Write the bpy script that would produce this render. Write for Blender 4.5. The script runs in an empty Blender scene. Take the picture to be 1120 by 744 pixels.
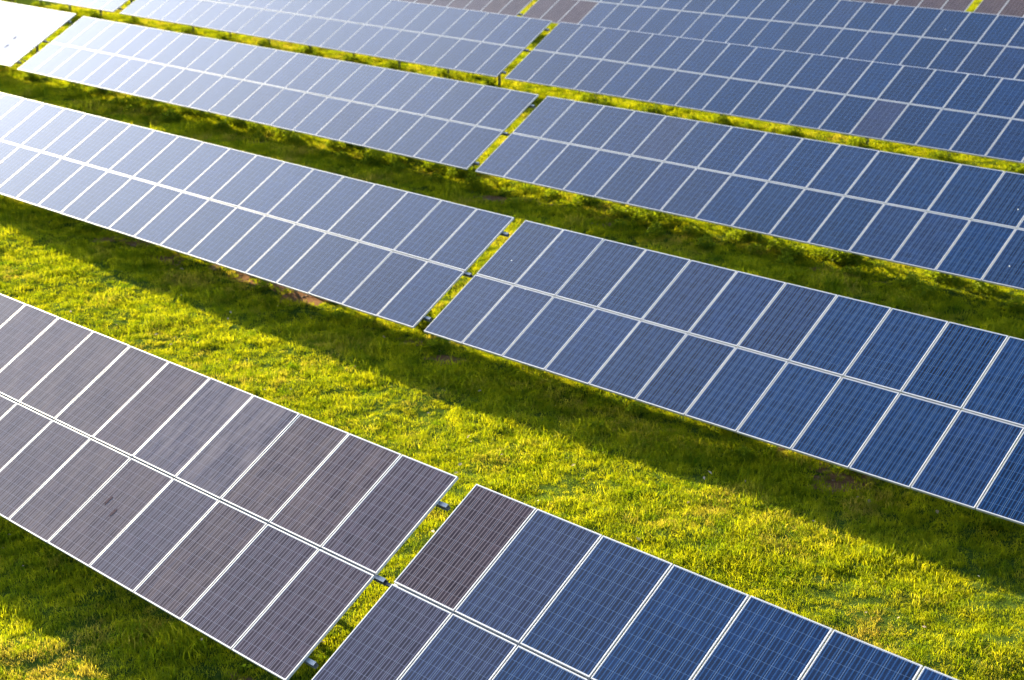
import bpy, bmesh, math, random
import numpy as np
R = math.radians
random.seed(7)
scene = bpy.context.scene
COL = scene.collection

# ------------------------------------------------------------------ camera
CAM_Z = 10.3
F_PX, PITCH, YAW = 1611.0, 20.27, 42.06          # focal length in pixels of the 1120 px photo
cd = bpy.data.cameras.new('camera')
cam = bpy.data.objects.new('camera', cd); COL.objects.link(cam)
cd.sensor_width = 36.0
cd.lens = 36.0*F_PX/1120.0
cam.location = (0, 0, CAM_Z)
cam.rotation_euler = (R(90-PITCH), 0, R(YAW))
cd.clip_start = 0.5; cd.clip_end = 3000
cd.dof.use_dof = True; cd.dof.focus_distance = 18.0; cd.dof.aperture_fstop = 1.5
scene.camera = cam

# ------------------------------------------------------------------ light
SUN_AZ, SUN_EL = 79.5, 17.0                      # azimuth from +Y towards -X

w = bpy.data.worlds.new('World'); scene.world = w; w.use_nodes = True
nt = w.node_tree; nt.nodes.clear()
wo = nt.nodes.new('ShaderNodeOutputWorld'); bg = nt.nodes.new('ShaderNodeBackground')
sky = nt.nodes.new('ShaderNodeTexSky'); sky.sky_type = 'NISHITA'; sky.sun_disc = False
sky.sun_elevation = R(SUN_EL); sky.sun_rotation = R(-SUN_AZ)
sky.air_density = 1.0; sky.dust_density = 1.0; sky.ozone_density = 3.0; sky.altitude = 100
bg.inputs['Strength'].default_value = 0.10
# patchy glow added to the sky round the sun to strengthen the panels' sheen
sdir = (-math.sin(R(SUN_AZ))*math.cos(R(SUN_EL)), math.cos(R(SUN_AZ))*math.cos(R(SUN_EL)), math.sin(R(SUN_EL)))
wtc = nt.nodes.new('ShaderNodeTexCoord')
wd = nt.nodes.new('ShaderNodeVectorMath'); wd.operation = 'DOT_PRODUCT'; wd.inputs[1].default_value = sdir
nt.links.new(wtc.outputs['Generated'], wd.inputs[0])
wm = nt.nodes.new('ShaderNodeMath'); wm.operation = 'MAXIMUM'; nt.links.new(wd.outputs['Value'], wm.inputs[0]); wm.inputs[1].default_value = 0.0
wp = nt.nodes.new('ShaderNodeMath'); wp.operation = 'POWER'; nt.links.new(wm.outputs[0], wp.inputs[0]); wp.inputs[1].default_value = 7.0
wno = nt.nodes.new('ShaderNodeTexNoise'); wno.inputs['Scale'].default_value = 2.6; wno.inputs['Detail'].default_value = 4.0
nt.links.new(wtc.outputs['Generated'], wno.inputs['Vector'])
wr = nt.nodes.new('ShaderNodeMapRange'); nt.links.new(wno.outputs[0], wr.inputs[0])
for _i, _v in enumerate((0.3, 0.7, 11.5, 15.5)): wr.inputs[_i+1].default_value = _v
wk = nt.nodes.new('ShaderNodeMath'); wk.operation = 'MULTIPLY'; nt.links.new(wp.outputs[0], wk.inputs[0]); nt.links.new(wr.outputs[0], wk.inputs[1])
wc = nt.nodes.new('ShaderNodeVectorMath'); wc.operation = 'SCALE'; wc.inputs[0].default_value = (0.93, 0.99, 1.09); nt.links.new(wk.outputs[0], wc.inputs['Scale'])
wa = nt.nodes.new('ShaderNodeVectorMath'); wa.operation = 'ADD'; nt.links.new(sky.outputs[0], wa.inputs[0]); nt.links.new(wc.outputs[0], wa.inputs[1])
nt.links.new(wa.outputs[0], bg.inputs['Color']); nt.links.new(bg.outputs[0], wo.inputs['Surface'])
sl = bpy.data.lights.new('sun', 'SUN'); sl.energy = 5.0; sl.angle = R(0.5); sl.color = (1.0, 0.83, 0.52)
sun = bpy.data.objects.new('sun', sl); COL.objects.link(sun)
sun.rotation_euler = (R(90-SUN_EL), 0, R(180+SUN_AZ))
sun.location = (-40, 20, 40)
scene.view_settings.view_transform = 'Standard'; scene.view_settings.look = 'None'
scene.view_settings.exposure = 2.25; scene.view_settings.gamma = 1
scene.view_settings.use_curve_mapping = False
scene.cycles.max_bounces = 6; scene.cycles.transparent_max_bounces = 8

# ------------------------------------------------------------------ helpers
def tag(o, label=None, cat=None, group=None, kind=None):
    for k, v in (('label', label), ('category', cat), ('group', group), ('kind', kind)):
        if v: o[k] = v
    return o
def link(name, me, mat=None, parent=None):
    o = bpy.data.objects.new(name, me); COL.objects.link(o)
    if mat is not None and len(me.materials) == 0: me.materials.append(mat)
    if parent: o.parent = parent
    return o
class MB:
    def __init__(s): s.v = []; s.f = []; s.m = []
    def box(s, a, b, mi=0):
        n = len(s.v)
        for x in (a[0], b[0]):
            for y in (a[1], b[1]):
                for z in (a[2], b[2]): s.v.append((x, y, z))
        for q in ((0,1,3,2),(4,6,7,5),(0,4,5,1),(2,3,7,6),(0,2,6,4),(1,5,7,3)):
            s.f.append(tuple(n+i for i in q)); s.m.append(mi)
    def prism(s, prof, p0, p1, up=(0,0,1), caps=True, mi=0):
        """extrude a closed 2D profile (list of (side, up)) from p0 to p1"""
        from mathutils import Vector
        p0 = Vector(p0); p1 = Vector(p1); d = (p1-p0).normalized(); u = Vector(up)
        sdv = d.cross(u).normalized(); u = sdv.cross(d).normalized()
        n = len(s.v); k = len(prof)
        for p in (p0, p1):
            for a, b in prof: s.v.append(tuple(p+sdv*a+u*b))
        for i in range(k):
            j = (i+1) % k; s.f.append((n+i, n+j, n+k+j, n+k+i)); s.m.append(mi)
        if caps:
            s.f.append(tuple(n+i for i in range(k-1, -1, -1))); s.m.append(mi)
            s.f.append(tuple(n+k+i for i in range(k))); s.m.append(mi)
    def mesh(s, name, *mats):
        me = bpy.data.meshes.new(name); me.from_pydata(s.v, [], s.f); me.update()
        for m in mats: me.materials.append(m)
        if len(mats) > 1:
            for p, i in zip(me.polygons, s.m): p.material_index = i
        return me
def mat(name):
    m = bpy.data.materials.new(name); m.use_nodes = True; t = m.node_tree
    return m, t, t.nodes['Principled BSDF']
class N:
    """terse node builder"""
    def __init__(s, t): s.t = t
    def new(s, ty, **kw):
        n = s.t.nodes.new(ty)
        for k, v in kw.items(): setattr(n, k, v)
        return n
    def put(s, sock, v):
        if hasattr(v, 'is_output') or isinstance(v, bpy.types.NodeSocket): s.t.links.new(v, sock)
        else: sock.default_value = v
    def math(s, op, a, b=0.0, c=None, clamp=False):
        n = s.new('ShaderNodeMath', operation=op, use_clamp=clamp)
        s.put(n.inputs[0], a); s.put(n.inputs[1], b)
        if c is not None: s.put(n.inputs[2], c)
        return n.outputs[0]
    def mix(s, f, a, b, blend='MIX'):
        n = s.new('ShaderNodeMix', data_type='RGBA', blend_type=blend)
        s.put(n.inputs[0], f); s.put(n.inputs[6], a); s.put(n.inputs[7], b)
        return n.outputs[2]
    def noise(s, vec, scale, detail=2.0, rough=0.5, dim='3D', w=None):
        n = s.new('ShaderNodeTexNoise', noise_dimensions=dim)
        if vec is not None: s.put(n.inputs['Vector'], vec)
        if w is not None: s.put(n.inputs['W'], w)
        n.inputs['Scale'].default_value = scale; n.inputs['Detail'].default_value = detail
        n.inputs['Roughness'].default_value = rough
        return n
    def ramp(s, f, stops):
        n = s.new('ShaderNodeValToRGB'); s.put(n.inputs[0], f); e = n.color_ramp.elements
        while len(e) < len(stops): e.new(0.5)
        for el, (p, c) in zip(e, stops): el.position = p; el.color = tuple(c)+(1,)
        return n.outputs[0]
    def mrange(s, v, a, b, c=0.0, d=1.0):
        n = s.new('ShaderNodeMapRange'); s.put(n.inputs[0], v)
        for i, x in enumerate((a, b, c, d)): n.inputs[i+1].default_value = x
        return n.outputs[0]

# ------------------------------------------------------------------ numpy value noise
def vnoise(x, y, seed=0):
    def h(i, j):
        n = (i.astype(np.int64)*374761393 + j.astype(np.int64)*668265263 + seed*974634777) & 0xffffffff
        n = ((n ^ (n >> 13))*1274126177) & 0xffffffff
        return ((n ^ (n >> 16)) & 0xffff)/65535.0
    xi = np.floor(x); yi = np.floor(y); fx = x-xi; fy = y-yi
    fx = fx*fx*(3-2*fx); fy = fy*fy*(3-2*fy)
    return ((h(xi, yi)*(1-fx)+h(xi+1, yi)*fx)*(1-fy)+(h(xi, yi+1)*(1-fx)+h(xi+1, yi+1)*fx)*fy)*2-1
def fbm(x, y, o=3, seed=0):
    s = 0; a = 1.0
    for k in range(o): s = s+a*vnoise(x*2**k, y*2**k, seed+k); a *= 0.5
    return s

# ------------------------------------------------------------------ materials
def make_cell_material():
    m, t, p = mat('solar cell glass'); n = N(t)
    oi = n.new('ShaderNodeObjectInfo'); tc = n.new('ShaderNodeTexCoord')
    sep = n.new('ShaderNodeSeparateXYZ'); t.links.new(tc.outputs['Object'], sep.inputs[0])
    oc = n.new('ShaderNodeSeparateColor'); t.links.new(oi.outputs['Color'], oc.inputs[0])
    purple, dust, streak = oc.outputs[0], oc.outputs[1], oc.outputs[2]
    PX = 0.1575
    u = n.math('DIVIDE', n.math('SUBTRACT', sep.outputs[0], (0.98-6*PX)/2), PX)
    v = n.math('DIVIDE', n.math('SUBTRACT', sep.outputs[1], (1.612-10*PX)/2), PX)
    fu = n.math('FRACT', u); fv = n.math('FRACT', v)
    iu = n.math('FLOOR', u); iv = n.math('FLOOR', v)
    comb = n.new('ShaderNodeCombineXYZ'); n.put(comb.inputs[0], iu); n.put(comb.inputs[1], iv)
    n.put(comb.inputs[2], n.math('MULTIPLY', oi.outputs['Random'], 91.7))
    wn = n.new('ShaderNodeTexWhiteNoise', noise_dimensions='3D'); t.links.new(comb.outputs[0], wn.inputs['Vector'])
    rnd = wn.outputs['Value']
    # cells
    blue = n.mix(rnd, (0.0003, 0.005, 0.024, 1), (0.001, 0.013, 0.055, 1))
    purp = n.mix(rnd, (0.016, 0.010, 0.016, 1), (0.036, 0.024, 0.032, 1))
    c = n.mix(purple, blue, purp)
    # crystal grain: stretched along the module
    mp = n.new('ShaderNodeMapping'); t.links.new(tc.outputs['Object'], mp.inputs[0]); mp.inputs['Scale'].default_value = (1, 0.16, 1)
    off = n.new('ShaderNodeCombineXYZ'); n.put(off.inputs[0], n.math('MULTIPLY', oi.outputs['Random'], 50)); t.links.new(off.outputs[0], mp.inputs[1])
    g = n.noise(mp.outputs[0], 42, 2, 0.6)
    c = n.mix(n.mrange(g.outputs[0], 0.36, 0.64, 0.0, 0.8), c, n.mix(purple, (0.0003, 0.003, 0.014, 1), (0.006, 0.003, 0.007, 1)))
    # per module tone
    tone = n.mrange(oi.outputs['Random'], 0, 1, 0.78, 1.25)
    tv = n.new('ShaderNodeCombineColor'); [n.put(tv.inputs[i], tone) for i in range(3)]
    c = n.mix(1.0, c, tv.outputs[0], 'MULTIPLY')
    # bus bars, three a cell, and the gaps between cells
    b = n.math('FRACT', n.math('MULTIPLY', fu, 3.0))
    bb = n.math('LESS_THAN', n.math('ABSOLUTE', n.math('SUBTRACT', b, 0.5)), 0.14)
    c = n.mix(n.math('MULTIPLY', bb, 0.75), c, n.mix(purple, (0.009, 0.047, 0.145, 1), (0.125, 0.098, 0.110, 1)))
    gu = n.math('GREATER_THAN', n.math('ABSOLUTE', n.math('SUBTRACT', fu, 0.5)), 0.478)
    gv = n.math('GREATER_THAN', n.math('ABSOLUTE', n.math('SUBTRACT', fv, 0.5)), 0.484)
    gap = n.math('MAXIMUM', n.math('MULTIPLY', gu, 0.7), n.math('MULTIPLY', gv, 0.40))
    c = n.mix(gap, c, n.mix(purple, (0.085, 0.15, 0.28, 1), (0.17, 0.17, 0.22, 1)))
    # white backsheet margin round the cells
    mu = n.math('GREATER_THAN', n.math('ABSOLUTE', n.math('SUBTRACT', u, 3.0)), 3.0)
    mv = n.math('GREATER_THAN', n.math('ABSOLUTE', n.math('SUBTRACT', v, 5.0)), 5.0)
    c = n.mix(n.math('MAXIMUM', mu, mv), c, (0.40, 0.41, 0.44, 1))
    # dust: thin film, thicker at the low edge, with run marks
    dn = n.noise(mp.outputs[0], 7, 4, 0.65); dn2 = n.noise(tc.outputs['Object'], 2.3, 3, 0.5)
    low = n.mrange(sep.outputs[1], 0.0, 0.35, 0.25, 0.0)
    d = n.math('MULTIPLY', dust, n.math('ADD', n.mrange(dn2.outputs[0], 0.3, 0.7, 0.5, 1.1), low))
    d = n.math('ADD', d, n.math('MULTIPLY', streak, n.mrange(dn.outputs[0], 0.42, 0.62, 0.0, 0.5)), clamp=True)
    c = n.mix(d, c, n.mix(purple, (0.08, 0.13, 0.24, 1), (0.22, 0.165, 0.135, 1)))
    # droppings
    vo = n.new('ShaderNodeTexVoronoi'); vo.inputs['Scale'].default_value = 2.1; vo.inputs['Randomness'].default_value = 1
    ad = n.new('ShaderNodeVectorMath', operation='ADD'); t.links.new(tc.outputs['Object'], ad.inputs[0]); t.links.new(off.outputs[0], ad.inputs[1])
    t.links.new(ad.outputs[0], vo.inputs['Vector'])
    sc_ = n.new('ShaderNodeSeparateColor'); t.links.new(vo.outputs['Color'], sc_.inputs[0])
    sp = n.math('MULTIPLY', n.math('LESS_THAN', vo.outputs['Distance'], 0.03), n.math('GREATER_THAN', sc_.outputs[0], 0.90))
    c = n.mix(sp, c, (0.6, 0.6, 0.55, 1))
    t.links.new(c, p.inputs['Base Color'])
    rg = n.mrange(dn2.outputs[0], 0.3, 0.7, 0.46, 0.50)
    n.put(p.inputs['Roughness'], rg); p.inputs['IOR'].default_value = 1.5; p.inputs['Specular IOR Level'].default_value = 0.0
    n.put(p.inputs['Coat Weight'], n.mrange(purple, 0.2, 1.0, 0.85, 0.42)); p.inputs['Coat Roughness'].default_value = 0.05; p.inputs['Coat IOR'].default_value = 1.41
    return m
def metal(name, col, rough, metallic, var=0.06):
    m, t, p = mat(name); n = N(t); tc = n.new('ShaderNodeTexCoord')
    ns = n.noise(tc.outputs['Object'], 6, 3, 0.6)
    c = n.mix(ns.outputs[0], tuple(x*(1-var*2) for x in col)+(1,), tuple(min(1, x*(1+var)) for x in col)+(1,))
    t.links.new(c, p.inputs['Base Color']); p.inputs['Metallic'].default_value = metallic
    n.put(p.inputs['Roughness'], n.mrange(ns.outputs[0], 0.3, 0.7, rough-0.06, rough+0.08))
    return m
M_CELL = make_cell_material()
M_FRAME = metal('anodised aluminium', (0.42, 0.42, 0.43), 0.45, 0.15, 0.05)
M_BACK = metal('white backsheet', (0.62, 0.62, 0.60), 0.6, 0.0)
M_GALV = metal('galvanised steel', (0.26, 0.27, 0.28), 0.45, 0.55, 0.15)
M_DARK = metal('black cable rubber', (0.02, 0.02, 0.022), 0.5, 0.0)

M_STAIN = metal('dried dirt', (0.075, 0.056, 0.062), 0.8, 0.0)
M_STAIN.node_tree.nodes['Principled BSDF'].inputs['Specular IOR Level'].default_value = 0.0

# ------------------------------------------------------------------ the solar tables
TILT = R(28.48); L = 1.641
ct, st = math.cos(TILT), math.sin(TILT)
# name, x of the reference end, y and z (camera = 0) of the top edge there, slope and yaw of the row, side, modules
TABLES = [
 ('AL', -11.568, 11.837, -7.902,  .0028,  .0002, -1, 22),
 ('AR', -11.271, 11.842, -7.902,  .0014, -.0061,  1, 22),
 ('BL', -18.880, 21.005, -7.830, -.0028,  .0045, -1, 22),
 ('BR', -18.592, 21.005, -7.830,  .0033, -.0037,  1, 22),
 ('CK', -48.609, 30.012, -7.485, -.0014,  .0016, -1, 22),
 ('CL', -26.146, 30.070, -7.595, -.0029,  .0031, -1, 22),
 ('CR', -25.838, 30.070, -7.600,  .0046, -.0035,  1, 22),
 ('DK', -56.051, 39.280, -7.172, -.0022,  .0002, -1, 22),
 ('DL', -33.560, 39.282, -7.288, -.0044,  .0004, -1, 22),
 ('DR', -33.188, 39.280, -7.288, -.0008,  .0021,  1, 22),
 ('EL', -40.770, 48.169, -6.925,  .0026,  .0008, -1, 22),
 ('ER', -40.466, 48.169, -6.925,  .0026,  .0008,  1, 22),
 ('FL', -25.660, 57.000, -6.420,  .0010,  .0010, -1, 22),
 ('FR', -25.320, 57.000, -6.420,  .0010,  .0010,  1, 16),
]
TD = {t[0]: t for t in TABLES}
CLEAR = 0.95
def near_edge(t, x):
    _, ox, oy, oz, sl, yw, s, n = t
    dx = x-ox
    return oy+dx*yw-2*L*ct, oz+dx*sl-2*L*st+CAM_Z
def lerp(a, b, f): return a+(b-a)*f
def ground_z(x, y):
    """ground height: runs CLEAR below each row's near edge"""
    x = np.asarray(x, float); y = np.asarray(y, float)
    rows = []
    for r, gx in (('A', -11.5), ('B', -18.9), ('C', -26.2), ('D', -33.7), ('E', -41.0), ('F', -25.8)):
        l, q = TD[r+'L'], TD[r+'R']
        d = np.clip(x-gx, -26, 24)
        sl = np.where(d < 0, l[4], q[4])
        z = lerp(l[3], q[3], 1/(1+np.exp(-np.clip(x-gx, -9, 9)*1.5)))+d*sl-2*L*st+CAM_Z-CLEAR
        if r == 'B': z = z+0.30*np.clip((-x-24)/10, 0, 1)+0.16*np.clip((x+16)/9, 0, 1)
        rows.append((l[2]-2*L*ct, z))
    out = np.where(y < rows[0][0], rows[0][1], 0.0)
    for (y0, z0), (y1, z1) in zip(rows, rows[1:]):
        f = np.clip((y-y0)/(y1-y0), 0, 1)
        out = np.where((y >= y0) & (y < y1), z0+(z1-z0)*f, out)
    yl, zl = rows[-1]
    out = np.where(y >= yl, zl+0.045*np.clip(y-yl, 0, 60), out)
    return out
GAPW = 0.022
def make_panel_meshes():
    # local frame: x along the row, y up the slope, z out of the panel; origin low left corner
    W, H, T = 0.98, 1.612, 0.040
    lip = 0.013
    g = MB()
    z = -0.003
    g.v += [(lip, lip, z), (W-lip, lip, z), (W-lip, H-lip, z), (lip, H-lip, z)]
    g.f.append((0, 1, 2, 3)); g.m.append(0)
    g.v += [(lip, lip, z-.006), (W-lip, lip, z-.006), (W-lip, H-lip, z-.006), (lip, H-lip, z-.006)]
    g.f.append((7, 6, 5, 4)); g.m.append(1)
    me = g.mesh('solar_panel', M_CELL, M_BACK)
    f = MB()
    f.box((0, 0, -T), (W, lip, 0)); f.box((0, H-lip, -T), (W, H, 0))
    f.box((0, lip, -T), (lip, H-lip, 0)); f.box((W-lip, lip, -T), (W, H-lip, 0))
    fm = f.mesh('frame', M_FRAME)
    bm = bmesh.new(); bm.from_mesh(fm)
    bmesh.ops.bevel(bm, geom=[e for e in bm.edges if e.calc_length() > 0.5], offset=0.0015, segments=1, affect='EDGES')
    bm.to_mesh(fm); bm.free()
    j = MB(); j.box((W/2-.06, H-.16, -.034), (W/2+.06, H-.07, -.0095))
    return me, fm, j.mesh('junction_box', M_DARK)
PANEL_ME, FRAME_ME, JB_ME = make_panel_meshes()
def cprof(w, h, t=0.004):
    # open C channel, opening to the side
    return [(-w/2, -h/2), (w/2, -h/2), (w/2, -h/2+.018), (w/2-t, -h/2+.018), (w/2-t, -h/2+t), (-w/2+t, -h/2+t),
            (-w/2+t, h/2-t), (w/2-t, h/2-t), (w/2-t, h/2-.018), (w/2, h/2-.018), (w/2, h/2), (-w/2, h/2)]
def hat(w, h):
    return [(-w/2, -h/2), (w/2, -h/2), (w/2, h/2), (-w/2, h/2)]
S_PURL = [0.42, 1.64, 2.92]    # distances down the slope from the top edge
def slope_pt(s, drop):
    """local table coordinates (y back from the top edge line, z) of a point s down the slope, drop below the panel face"""
    return (-s*ct+drop*st, -s*st-drop*ct)
# support meshes shared by all the tables
def rafter_mesh():
    m = MB(); a = slope_pt(0.25, 0.175); b = slope_pt(3.02, 0.175)
    m.prism(cprof(0.06, 0.11), (0, a[0], a[1]), (0, b[0], b[1])); return m.mesh('rafter', M_GALV)
RAFTER_ME = rafter_mesh()
PC, PF = slope_pt(0.80, 0.175), slope_pt(2.45, 0.20)
def post_mesh(p, length):
    m = MB(); m.prism(cprof(0.06, 0.09), (0.07, p[0], p[1]+0.05), (0.08, p[0], p[1]-length), up=(0, 1, 0)); return m.mesh('post', M_GALV)
POST_ME = post_mesh(PC, 2.5)
def brace_mesh():
    m = MB(); m.prism(hat(0.04, 0.04), (0.0, PF[0], PF[1]), (0.03, PC[0], PC[1]-1.55)); return m.mesh('brace', M_GALV)
BRACE_ME = brace_mesh()
def purlin_mesh(n, s, over):
    m = MB(); y, z = slope_pt(s, 0.085)
    m.prism(cprof(0.055, 0.075), (-0.01, y, z), (n+over, y, z), up=(0, -st, ct)); return m.mesh('purlin', M_GALV)
PURL = {}
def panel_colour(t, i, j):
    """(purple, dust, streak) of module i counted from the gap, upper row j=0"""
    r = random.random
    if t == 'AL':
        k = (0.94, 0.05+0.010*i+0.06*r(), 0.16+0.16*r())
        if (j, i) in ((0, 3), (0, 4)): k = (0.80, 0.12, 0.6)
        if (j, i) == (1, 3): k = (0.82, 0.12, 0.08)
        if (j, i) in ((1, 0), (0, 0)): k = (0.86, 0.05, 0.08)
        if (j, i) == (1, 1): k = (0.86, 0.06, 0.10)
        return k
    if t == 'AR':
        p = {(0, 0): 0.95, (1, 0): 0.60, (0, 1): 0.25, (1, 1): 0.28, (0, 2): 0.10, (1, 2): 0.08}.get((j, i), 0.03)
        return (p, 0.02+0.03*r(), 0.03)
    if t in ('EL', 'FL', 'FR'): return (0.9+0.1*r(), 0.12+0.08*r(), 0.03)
    if t == 'ER' and j == 1 and i < 3: return (0.95, 0.15, 0.03)
    if t == 'DR' and (j, i) == (1, 13): return (0.26, 0.05, 0.03)
    if t == 'CR' and (j, i) == (0, 4): return (0.24, 0.05, 0.04)
    g = max(0.0, 0.16-0.022*i) if t[1] == 'R' else 0.16
    return (g+0.10*r()*r(), 0.01+0.025*r(), 0.02+0.04*r())
ROWWORD = {}
LABELS = {
 'AL': 'nearest left array with dusty purple grey panels, bright grass beyond its top edge',
 'AR': 'nearest array at the bottom right, brown corner panel then dark blue panels',
 'BL': 'pale blue array behind the dusty purple one, ending at the left of its gap',
 'BR': 'deep blue array with the largest panels at the right, behind the widest lit grass',
 'CK': 'white glaring array cut off by the left edge, two dark specks on it',
 'CL': 'whole pale array in the third row, lit weeds under its near edge',
 'CR': 'blue third row array right of the gap, thin bright grass strip behind it',
 'DK': 'small white glaring corner of an array at the very top left',
 'DL': 'whitish blue array at the top, sunlit grass strip along its near edge',
 'DR': 'blue fourth row array whose top edge meets the row with three mauve panels',
 'EL': 'strip of mauve grey panels at the top, left of a small yellow gap',
 'ER': 'fifth row array at the top right, three mauve panels then blue ones',
 'FL': 'farthest dark purple panels at the top, left of the small green gap',
 'FR': 'last dark purple panels in the top right corner, right of the green gap',
}
STAINS = {('AL', 1, 4): ((0.30, 0.92, 0.045), (0.56, 0.78, 0.05)), ('CK', 1, 1): ((0.30, 1.42, 0.06), (0.42, 0.95, 0.06)),
          ('DL', 0, 17): ((0.5, 0.5, 0.06),)}
def add_stain(parent, cu, cv, r):
    """a dark smear of dirt stuck on the glass"""
    v = []; rg = random.Random(int(cu*1000+cv*77))
    for k in range(14):
        a = k/14*2*math.pi; q = r*rg.uniform(.45, 1.15)
        v.append((cu+q*.8*math.cos(a), cv+q*1.9*math.sin(a), 0.001))
    me = bpy.data.meshes.new('stain'); me.from_pydata(v, [], [tuple(range(14))]); me.update()
    link('stain', me, M_STAIN, parent)
def build_table(td):
    key, ox, oy, oz, sl, yw, side, n = td
    root = bpy.data.objects.new('solar_array', None); COL.objects.link(root)
    root.empty_display_size = 0.5
    x0 = ox if side > 0 else ox-n
    y0 = oy+(x0-ox)*yw; zt = oz+(x0-ox)*sl+CAM_Z
    root.location = (x0, y0, zt)
    root.rotation_euler = (0, -math.atan(sl), math.atan(yw))
    tag(root, LABELS[key], 'solar array', 'tilted solar arrays standing in rows on the grass')
    for i in range(n):
        gi = i if side > 0 else n-1-i
        for j in (0, 1):
            o = bpy.data.objects.new('solar_panel', PANEL_ME); COL.objects.link(o); o.parent = root
            s = (j+1)*L-(L-1.612)/2
            jy = random.uniform(-.002, .002); jz = random.uniform(-.0006, .0006)
            y, z = slope_pt(s, 0)
            o.location = (i+0.01, y+jy*ct, z+jy*st+jz)
            o.rotation_euler = (TILT+R(random.gauss(0, .05)), R(random.gauss(0, .05)), 0)
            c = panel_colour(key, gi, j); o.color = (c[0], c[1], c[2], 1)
            if key == 'AR' and (j, gi) == (0, 0): o['label'] = 'brown tinted solar panel at the array corner'
            if key == 'AL' and j == 0 and gi in (3, 4): o['label'] = 'streaky dirty solar panel'
            if key == 'ER' and j == 1 and gi < 3: o['label'] = 'mauve solar panel'
            for cu, cv, cr in STAINS.get((key, j, gi), ()): add_stain(o, cu, cv, cr)
            f = bpy.data.objects.new('frame', FRAME_ME); COL.objects.link(f); f.parent = o
            b = bpy.data.objects.new('junction_box', JB_ME); COL.objects.link(b); b.parent = o
    over = 0.13 if side < 0 else -0.05
    for s in S_PURL:
        if (n, s, over) not in PURL: PURL[(n, s, over)] = purlin_mesh(n, s, over)
        o = bpy.data.objects.new('purlin', PURL[(n, s, over)]); COL.objects.link(o); o.parent = root
    k = 8 if n == 22 else 6
    for q in range(k):
        x = 2.0+q*(n-4.0)/(k-1)
        for nm, me in (('rafter', RAFTER_ME), ('post', POST_ME), ('brace', BRACE_ME)):
            o = bpy.data.objects.new(nm, me); COL.objects.link(o); o.parent = root; o.location = (x, 0, 0)
    if side < 0:   # cable tray hanging across the gap at the middle of the slope
        m = MB(); y, z = slope_pt(L, 0.075)
        pts = [(n-0.05, z), (n+0.10, z-.015), (n+0.20, z-.02), (n+0.34, z)]
        for a, b in zip(pts, pts[1:]): m.prism(hat(0.035, 0.03), (a[0], y, a[1]), (b[0], y, b[1]), up=(0, -st, ct))
        link('cable', m.mesh('cable', M_DARK), None, root)
    return root
for td in TABLES: build_table(td)

# ------------------------------------------------------------------ ground
def grid_axis(a, b, step, far_lo, far_hi):
    core = list(np.arange(a, b+1e-6, step))
    lo = []; x = a; s = step
    while x > far_lo: s *= 1.35; x -= s; lo.append(max(x, far_lo))
    hi = []; x = core[-1]; s = step
    while x < far_hi: s *= 1.35; x += s; hi.append(min(x, far_hi))
    return np.array(lo[::-1]+core+hi)
def bumps(x, y):
    z = 0.045*fbm(x/1.9, y/1.9, 2, 3)+0.040*fbm(x/0.38, y/0.38, 2, 11)
    return z
def near_rows(y, x):
    """signed distance from the nearest near-edge line, positive under the array"""
    best = np.full(np.shape(y), 99.0)
    for r in 'ABCDEF':
        td = TD[r+'L']; d = y-(td[2]-2*L*ct)
        best = np.where(np.abs(d-1.2) < np.abs(best-1.2), d, best)
    return best
def soil_mask(x, y):
    """1 on bare soil: broken band just under each near edge"""
    d = near_rows(y, x)
    band = np.exp(-((d-1.0)/1.0)**2)
    n = fbm(x/1.7, y/0.9, 3, 29)*0.6
    n = n+0.35*fbm(x/0.35, y/0.35, 2, 61)
    m = np.clip((band*1.0+n-1.32)*4.5, 0, 1)*np.clip(band*6-1, 0, 1)
    # bare earth behind row B left of the gap, as in the photo
    g = np.exp(-((x+24.3)/2.6)**2-((y-19.9)/0.75)**2)
    m = np.maximum(m, np.clip((g*1.5+n*0.9-0.50)*4, 0, 1)*np.clip(g*5-0.6, 0, 1))
    spots = np.clip((fbm(x/0.6, y/0.6, 3, 57)-0.98)*4, 0, 1)*0.2
    return np.maximum(m, spots)
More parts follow.
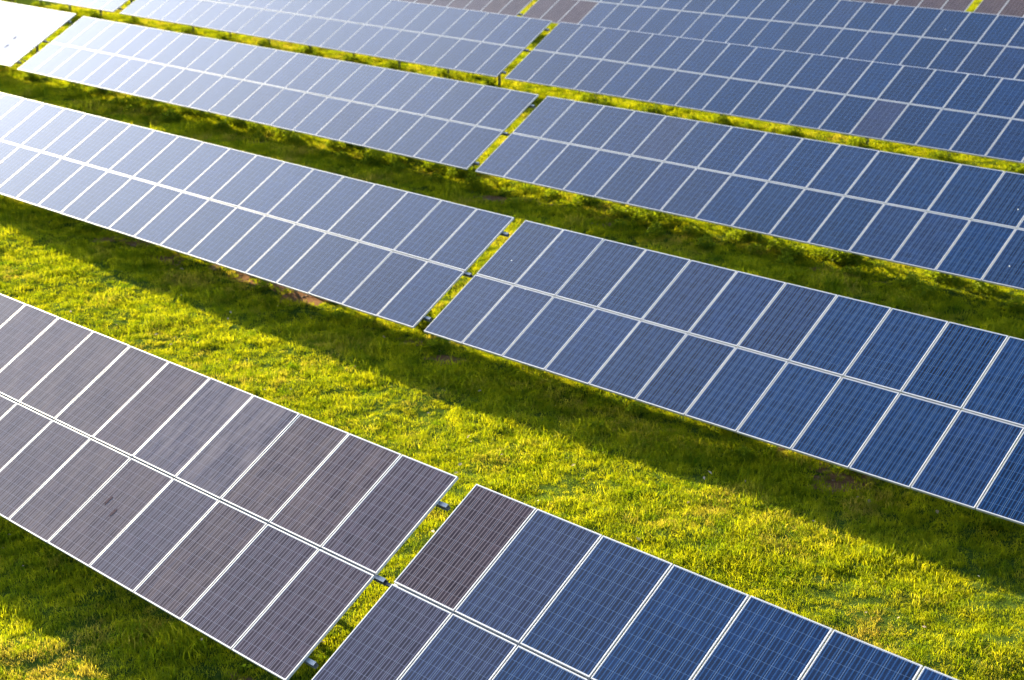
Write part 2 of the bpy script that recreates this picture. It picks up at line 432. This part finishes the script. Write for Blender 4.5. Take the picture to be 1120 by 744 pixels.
def build_ground():
    X = grid_axis(-64, 16, 0.16, -900, 700); Y = grid_axis(5, 62, 0.16, -300, 1100)
    xx, yy = np.meshgrid(X, Y)
    zz = ground_z(xx, yy)+bumps(xx, yy)-0.03*soil_mask(xx, yy)
    nx, ny = len(X), len(Y)
    me = bpy.data.meshes.new('ground')
    co = np.stack([xx, yy, zz], -1).reshape(-1, 3).astype(np.float32)
    a = (np.arange(ny-1)[:, None]*nx+np.arange(nx-1)[None]).ravel()
    q = np.stack([a, a+1, a+nx+1, a+nx], -1).astype(np.int32)
    me.vertices.add(len(co)); me.vertices.foreach_set('co', co.ravel())
    me.loops.add(q.size); me.loops.foreach_set('vertex_index', q.ravel())
    me.polygons.add(len(q)); me.polygons.foreach_set('loop_start', np.arange(0, q.size, 4, dtype=np.int32))
    me.polygons.foreach_set('use_smooth', np.ones(len(q), bool))
    me.update()
    at = me.attributes.new('soil', 'FLOAT', 'POINT'); at.data.foreach_set('value', soil_mask(xx, yy).ravel().astype(np.float32))
    m, t, p = mat('turf and soil'); n = N(t)
    g = n.new('ShaderNodeNewGeometry'); aa = n.new('ShaderNodeAttribute', attribute_name='soil')
    n1 = n.noise(g.outputs['Position'], 1.3, 5, 0.6); n2 = n.noise(g.outputs['Position'], 22, 6, 0.75)
    green = n.ramp(n2.outputs[0], [(0.25, (0.018, 0.030, 0.005)), (0.5, (0.045, 0.075, 0.010)), (0.78, (0.11, 0.12, 0.02))])
    soil = n.ramp(n2.outputs[0], [(0.3, (0.13, 0.070, 0.036)), (0.6, (0.26, 0.150, 0.082)), (0.8, (0.36, 0.23, 0.14))])
    soil = n.mix(n.mrange(n1.outputs[0], .35, .65), soil, (0.20, 0.105, 0.055, 1))
    t.links.new(n.mix(n.mrange(aa.outputs['Fac'], 0.25, 0.6), green, soil), p.inputs['Base Color'])
    p.inputs['Roughness'].default_value = 0.95; p.inputs['Specular IOR Level'].default_value = 0.0
    b = n.new('ShaderNodeBump'); b.inputs['Strength'].default_value = 0.7; b.inputs['Distance'].default_value = 0.05
    t.links.new(n2.outputs[0], b.inputs['Height']); t.links.new(b.outputs[0], p.inputs['Normal'])
    o = link('ground', me, m); tag(o, kind='structure')
build_ground()

# ------------------------------------------------------------------ grass and weeds
def leaf_material(name, dark, mid, light, dry, dryamt, trans=0.45):
    m, t, p = mat(name); n = N(t)
    t.nodes.remove(p); out = [x for x in t.nodes if x.type == 'OUTPUT_MATERIAL'][0]
    g = n.new('ShaderNodeNewGeometry'); oi = n.new('ShaderNodeObjectInfo')
    n1 = n.noise(g.outputs['Position'], 0.55, 4, 0.6); n2 = n.noise(g.outputs['Position'], 3.2, 3, 0.6)
    v = n.math('ADD', n.math('MULTIPLY', n2.outputs[0], 0.74), n.math('MULTIPLY', oi.outputs['Random'], 0.26))
    c = n.ramp(v, [(0.25, dark), (0.50, mid), (0.75, light)])
    dr = n.mrange(n.math('ADD', n1.outputs[0], n.math('MULTIPLY', oi.outputs['Random'], 0.25)), 0.72-dryamt, 0.90-dryamt)
    c = n.mix(dr, c, dry+(1,))
    d = n.new('ShaderNodeBsdfDiffuse'); tr = n.new('ShaderNodeBsdfTranslucent'); gl = n.new('ShaderNodeBsdfGlossy')
    gl.inputs['Roughness'].default_value = 0.5; gl.inputs['Color'].default_value = (.8, .85, .6, 1)
    t.links.new(c, d.inputs[0]); t.links.new(n.mix(1.0, c, (1.15, 1.15, 0.5, 1), 'MULTIPLY'), tr.inputs[0])
    mx = n.new('ShaderNodeMixShader'); mx.inputs[0].default_value = trans
    t.links.new(d.outputs[0], mx.inputs[1]); t.links.new(tr.outputs[0], mx.inputs[2])
    m2 = n.new('ShaderNodeMixShader'); m2.inputs[0].default_value = 0.008
    t.links.new(mx.outputs[0], m2.inputs[1]); t.links.new(gl.outputs[0], m2.inputs[2])
    t.links.new(m2.outputs[0], out.inputs[0])
    return m
M_GRASS = leaf_material('grass blades', (0.07, 0.135, 0.004), (0.255, 0.28, 0.006), (0.48, 0.44, 0.012), (0.42, 0.32, 0.06), 0.02, 0.55)
M_WEED = leaf_material('weed leaves', (0.09, 0.14, 0.008), (0.19, 0.24, 0.012), (0.30, 0.31, 0.02), (0.30, 0.28, 0.04), 0.0, 0.5)
src = bpy.data.collections.new('grass_tufts')       # the tufts the grass is scattered from
def tuft(rng, nb, rad, h0, h1, wd, lean):
    v = []; f = []
    for _ in range(nb):
        a = rng.uniform(0, 2*np.pi); r = rad*np.sqrt(rng.uniform()); x, y = r*np.cos(a), r*np.sin(a)
        h = rng.uniform(h0, h1); la = rng.uniform(0, 2*np.pi); ln = rng.uniform(0.1, 1)*lean*h
        wa = rng.uniform(0, np.pi); wx, wy = np.cos(wa)*wd/2, np.sin(wa)*wd/2
        b = len(v)
        for tt, ww in ((0, 1.0), (0.55, 0.8)):
            cx, cy, cz = x+np.cos(la)*ln*tt**2, y+np.sin(la)*ln*tt**2, h*tt-(0.02 if tt == 0 else 0)
            v += [(cx-wx*ww, cy-wy*ww, cz), (cx+wx*ww, cy+wy*ww, cz)]
        v.append((x+np.cos(la)*ln, y+np.sin(la)*ln, h*(1-0.25*lean*rng.uniform())))
        f += [(b, b+1, b+3, b+2), (b+2, b+3, b+4)]
    me = bpy.data.meshes.new('grass_tuft'); me.from_pydata(v, [], f); me.update(); me.materials.append(M_GRASS)
    return me
rng = np.random.default_rng(5)
for k in range(8):
    o = bpy.data.objects.new('grass_tuft', tuft(rng, 60, 0.12, 0.02, 0.055+0.009*k, 0.009, 1.3)); src.objects.link(o)
o = bpy.data.objects.new('grass_tuft', tuft(rng, 30, 0.14, 0.06, 0.165, 0.007, 1.1)); src.objects.link(o)
def scatter_group(name, coll, dens):
    g = bpy.data.node_groups.new(name, 'GeometryNodeTree')
    g.interface.new_socket('Geometry', in_out='INPUT', socket_type='NodeSocketGeometry')
    g.interface.new_socket('Geometry', in_out='OUTPUT', socket_type='NodeSocketGeometry')
    n = N(g); gi = n.new('NodeGroupInput'); go = n.new('NodeGroupOutput')
    na = n.new('GeometryNodeInputNamedAttribute', data_type='FLOAT'); na.inputs[0].default_value = 'dens'
    nh = n.new('GeometryNodeInputNamedAttribute', data_type='FLOAT'); nh.inputs[0].default_value = 'hgt'
    dp = n.new('GeometryNodeDistributePointsOnFaces', distribute_method='RANDOM')
    g.links.new(gi.outputs[0], dp.inputs['Mesh'])
    md = n.new('ShaderNodeMath', operation='MULTIPLY'); g.links.new(na.outputs[0], md.inputs[0]); md.inputs[1].default_value = dens
    g.links.new(md.outputs[0], dp.inputs['Density'])
    ci = n.new('GeometryNodeCollectionInfo'); ci.inputs['Collection'].default_value = coll
    ci.inputs['Separate Children'].default_value = True; ci.inputs['Reset Children'].default_value = True
    ip = n.new('GeometryNodeInstanceOnPoints'); ip.inputs['Pick Instance'].default_value = True
    g.links.new(dp.outputs['Points'], ip.inputs['Points']); g.links.new(ci.outputs[0], ip.inputs['Instance'])
    rv = n.new('FunctionNodeRandomValue', data_type='FLOAT_VECTOR')
    rv.inputs[0].default_value = (-0.2, -0.2, 0); rv.inputs[1].default_value = (0.2, 0.2, 6.283)
    g.links.new(rv.outputs[0], ip.inputs['Rotation'])
    rs = n.new('FunctionNodeRandomValue', data_type='FLOAT'); rs.inputs[2].default_value = 0.7; rs.inputs[3].default_value = 1.35
    ms = n.new('ShaderNodeMath', operation='MULTIPLY'); g.links.new(rs.outputs[1], ms.inputs[0]); g.links.new(nh.outputs[0], ms.inputs[1])
    g.links.new(ms.outputs[0], ip.inputs['Scale'])
    g.links.new(ip.outputs[0], go.inputs[0])
    return g
def build_grass():
    X = np.arange(-66, 17, 0.30); Y = np.arange(6.5, 64, 0.30)
    xx, yy = np.meshgrid(X, Y)
    zz = ground_z(xx, yy)+bumps(xx, yy)-0.015
    soil = soil_mask(xx, yy)
    dist = np.hypot(xx, yy)
    d = near_rows(yy, xx)
    dens = np.clip(1-soil*1.15, 0.0, 1)*np.clip(26/dist, 0.35, 1.3)
    hgt = 0.95+0.35*fbm(xx/0.8, yy/0.8, 2, 77)+0.9*np.exp(-((d-0.35)/0.5)**2)*np.clip(fbm(xx/1.3, yy/1.3, 2, 91)+0.35, 0, 1)
    hgt = np.clip(hgt, 0.45, 2.4)*np.clip(dist/32, 1.0, 1.5)
    me = bpy.data.meshes.new('grass'); nx, ny = len(X), len(Y)
    co = np.stack([xx, yy, zz], -1).reshape(-1, 3)
    a = (np.arange(ny-1)[:, None]*nx+np.arange(nx-1)[None]).ravel()
    q = np.stack([a, a+1, a+nx+1, a+nx], -1).astype(np.int32)
    # keep what the camera's neighbourhood can see
    cy = yy.ravel()[a]; cx = xx.ravel()[a]
    az = np.degrees(np.arctan2(-cx, cy)); keep = (az > 12) & (az < 76) & (cx > -66)
    q = q[keep]
    me.vertices.add(len(co)); me.vertices.foreach_set('co', co.astype(np.float32).ravel())
    me.loops.add(q.size); me.loops.foreach_set('vertex_index', q.ravel())
    me.polygons.add(len(q)); me.polygons.foreach_set('loop_start', np.arange(0, q.size, 4, dtype=np.int32))
    me.update()
    for nm, val in (('dens', dens), ('hgt', hgt)):
        at = me.attributes.new(nm, 'FLOAT', 'POINT'); at.data.foreach_set('value', val.ravel().astype(np.float32))
    o = link('grass', me); tag(o, 'short yellow green grass covering the ground between the arrays', 'grass', None, 'stuff')
    md = o.modifiers.new('scatter', 'NODES'); md.node_group = scatter_group('grass scatter', src, 75.0)
build_grass()

def build_weeds():
    """leafy weeds growing along the near edges: one mesh of many small leaves"""
    rg = np.random.default_rng(12); V = []; Fq = []
    def bush(x, y, r, h, nl):
        z0 = float(ground_z(x, y))-0.02
        for _ in range(nl):
            a = rg.uniform(0, 2*np.pi); rr = r*np.sqrt(rg.uniform()); hh = h*(1-(rr/r)**2*0.7)*rg.uniform(0.15, 1.0)
            c = np.array([x+rr*np.cos(a), y+rr*np.sin(a), z0+hh])
            d = rg.normal(size=3); d[2] = abs(d[2])*0.6; d /= np.linalg.norm(d)
            s = np.cross(d, rg.normal(size=3)); s /= np.linalg.norm(s)
            l = rg.uniform(0.03, 0.075); w_ = l*0.42; b = len(V)
            V.extend([c, c+d*l*0.5+s*w_, c+d*l, c+d*l*0.5-s*w_]); Fq.append((b, b+1, b+2, b+3))
        for _ in range(max(3, nl//60)):
            a = rg.uniform(0, 2*np.pi); rr = r*0.8*rg.uniform(); b = len(V)
            p = np.array([x, y, z0]); e = np.array([x+rr*np.cos(a), y+rr*np.sin(a), z0+h*rg.uniform(.6, 1)])
            V.extend([p-[.005, 0, 0], p+[.005, 0, 0], e]); Fq.append((b, b+1, b+2))
    def line(key, x0, x1, step, dlo, dhi, rlo, rhi, hlo, hhi, prob):
        td = TD[key]; x = x0
        while x < x1:
            if rg.uniform() < prob:
                y = td[2]-2*L*ct+rg.uniform(dlo, dhi); r = rg.uniform(rlo, rhi); h = rg.uniform(hlo, hhi)
                bush(x+rg.uniform(-.3, .3), y, r, h, int(420*r*h/0.09))
            x += step
    line('CL', -48, -27, 0.42, 0.9, 2.4, 0.16, 0.36, 0.22, 0.52, 0.75)
    line('CR', -26, -6, 0.42, 0.7, 2.4, 0.15, 0.30, 0.15, 0.40, 0.7)
    line('BR', -18.5, -1, 0.8, 0.8, 1.9, 0.12, 0.28, 0.12, 0.32, 0.45)
    line('BL', -38, -19.2, 0.8, 0.9, 1.9, 0.12, 0.26, 0.12, 0.30, 0.4)
    line('DR', -33, -10, 0.42, 0.2, 2.2, 0.14, 0.30, 0.16, 0.38, 0.75)
    line('DL', -56, -34, 0.5, 0.3, 1.8, 0.12, 0.28, 0.10, 0.30, 0.5)
    for t in TABLES:                                   # longer growth the mower leaves round the posts
        if t[0][0] == 'A': continue
        x0 = t[1] if t[6] > 0 else t[1]-t[7]
        k = 8 if t[7] == 22 else 6
        for q in range(k):
            px = x0+2.0+q*(t[7]-4.0)/(k-1)+0.07
            for _ in range(3):
                r = rg.uniform(.18, .30); bush(px+rg.uniform(-.22, .22), t[2]+PC[0]-rg.uniform(.05, .45), r, rg.uniform(.3, .52), 260)
    line('AL', -18, -11.6, 0.7, 0.6, 1.8, 0.12, 0.22, 0.10, 0.22, 0.35)
    me = bpy.data.meshes.new('weeds'); me.from_pydata([tuple(map(float, p)) for p in V], [], Fq); me.update()
    o = link('weeds', me, M_WEED); tag(o, 'leafy weeds growing along the near edges of the arrays', 'weeds', None, 'stuff')
build_weeds()
def build_clods():
    rg = np.random.default_rng(8); V = []; Fq = []
    base = [(-1, 0, 0), (1, 0, 0), (0, -1, 0), (0, 1, 0), (0, 0, 1), (0, 0, -1)]
    tri = [(0, 2, 4), (2, 1, 4), (1, 3, 4), (3, 0, 4), (2, 0, 5), (1, 2, 5), (3, 1, 5), (0, 3, 5)]
    X = rg.uniform(-48, 2, 60000); Y = rg.uniform(8.5, 31, 60000); sm = soil_mask(X, Y)
    for x, y in [(a, b) for a, b, m in zip(X, Y, sm) if m > 0.4][:6000]:
        z = float(ground_z(x, y)+bumps(np.array(x), np.array(y)))-0.025; sc = rg.uniform(.012, .045); b = len(V)
        for p in base: V.append((x+p[0]*sc*rg.uniform(.6, 1.3), y+p[1]*sc*rg.uniform(.6, 1.3), z+p[2]*sc*rg.uniform(.4, .8)))
        Fq += [(b+i, b+j, b+k) for i, j, k in tri]
    me = bpy.data.meshes.new('soil_clods'); me.from_pydata(V, [], Fq); me.update()
    m, t, p = mat('soil clods'); n = N(t); g = n.new('ShaderNodeNewGeometry'); q = n.noise(g.outputs['Position'], 9.0)
    t.links.new(n.mix(q.outputs[0], (0.14, 0.08, 0.04, 1), (0.34, 0.22, 0.13, 1)), p.inputs['Base Color']); p.inputs['Roughness'].default_value = .95
    o = link('soil_clods', me, m); tag(o, 'crumbly brown clods lying on the bare soil under the arrays', 'soil clods', None, 'stuff')
build_clods()
def build_leaves():
    rg = np.random.default_rng(3); V = []; Fq = []
    for _ in range(260):
        x = rg.uniform(-30, 4); y = rg.uniform(9, 20.5); z = float(ground_z(x, y)+bumps(np.array(x), np.array(y)))+rg.uniform(.03, .07)
        s = rg.uniform(.018, .05); a = rg.uniform(0, 6.28); c, d = np.cos(a)*s, np.sin(a)*s; tz = rg.uniform(-.5, .5)*s; b = len(V)
        V += [(x+c, y+d, z+tz), (x-d*.55, y+c*.55, z+.4*s), (x-c, y-d, z-tz), (x+d*.55, y-c*.55, z+.1*s)]; Fq.append((b, b+1, b+2, b+3))
    me = bpy.data.meshes.new('dry_leaves'); me.from_pydata(V, [], Fq); me.update()
    m, t, p = mat('dry leaf'); n = N(t); g = n.new('ShaderNodeNewGeometry'); q = n.noise(g.outputs['Position'], 2.0)
    t.links.new(n.mix(q.outputs[0], (0.50, 0.34, 0.24, 1), (0.38, 0.27, 0.12, 1)), p.inputs['Base Color']); p.inputs['Roughness'].default_value = .8
    o = link('dry_leaves', me, m); tag(o, 'pale dry leaves lying scattered in the sunlit grass', 'leaves', None, 'stuff')
build_leaves()
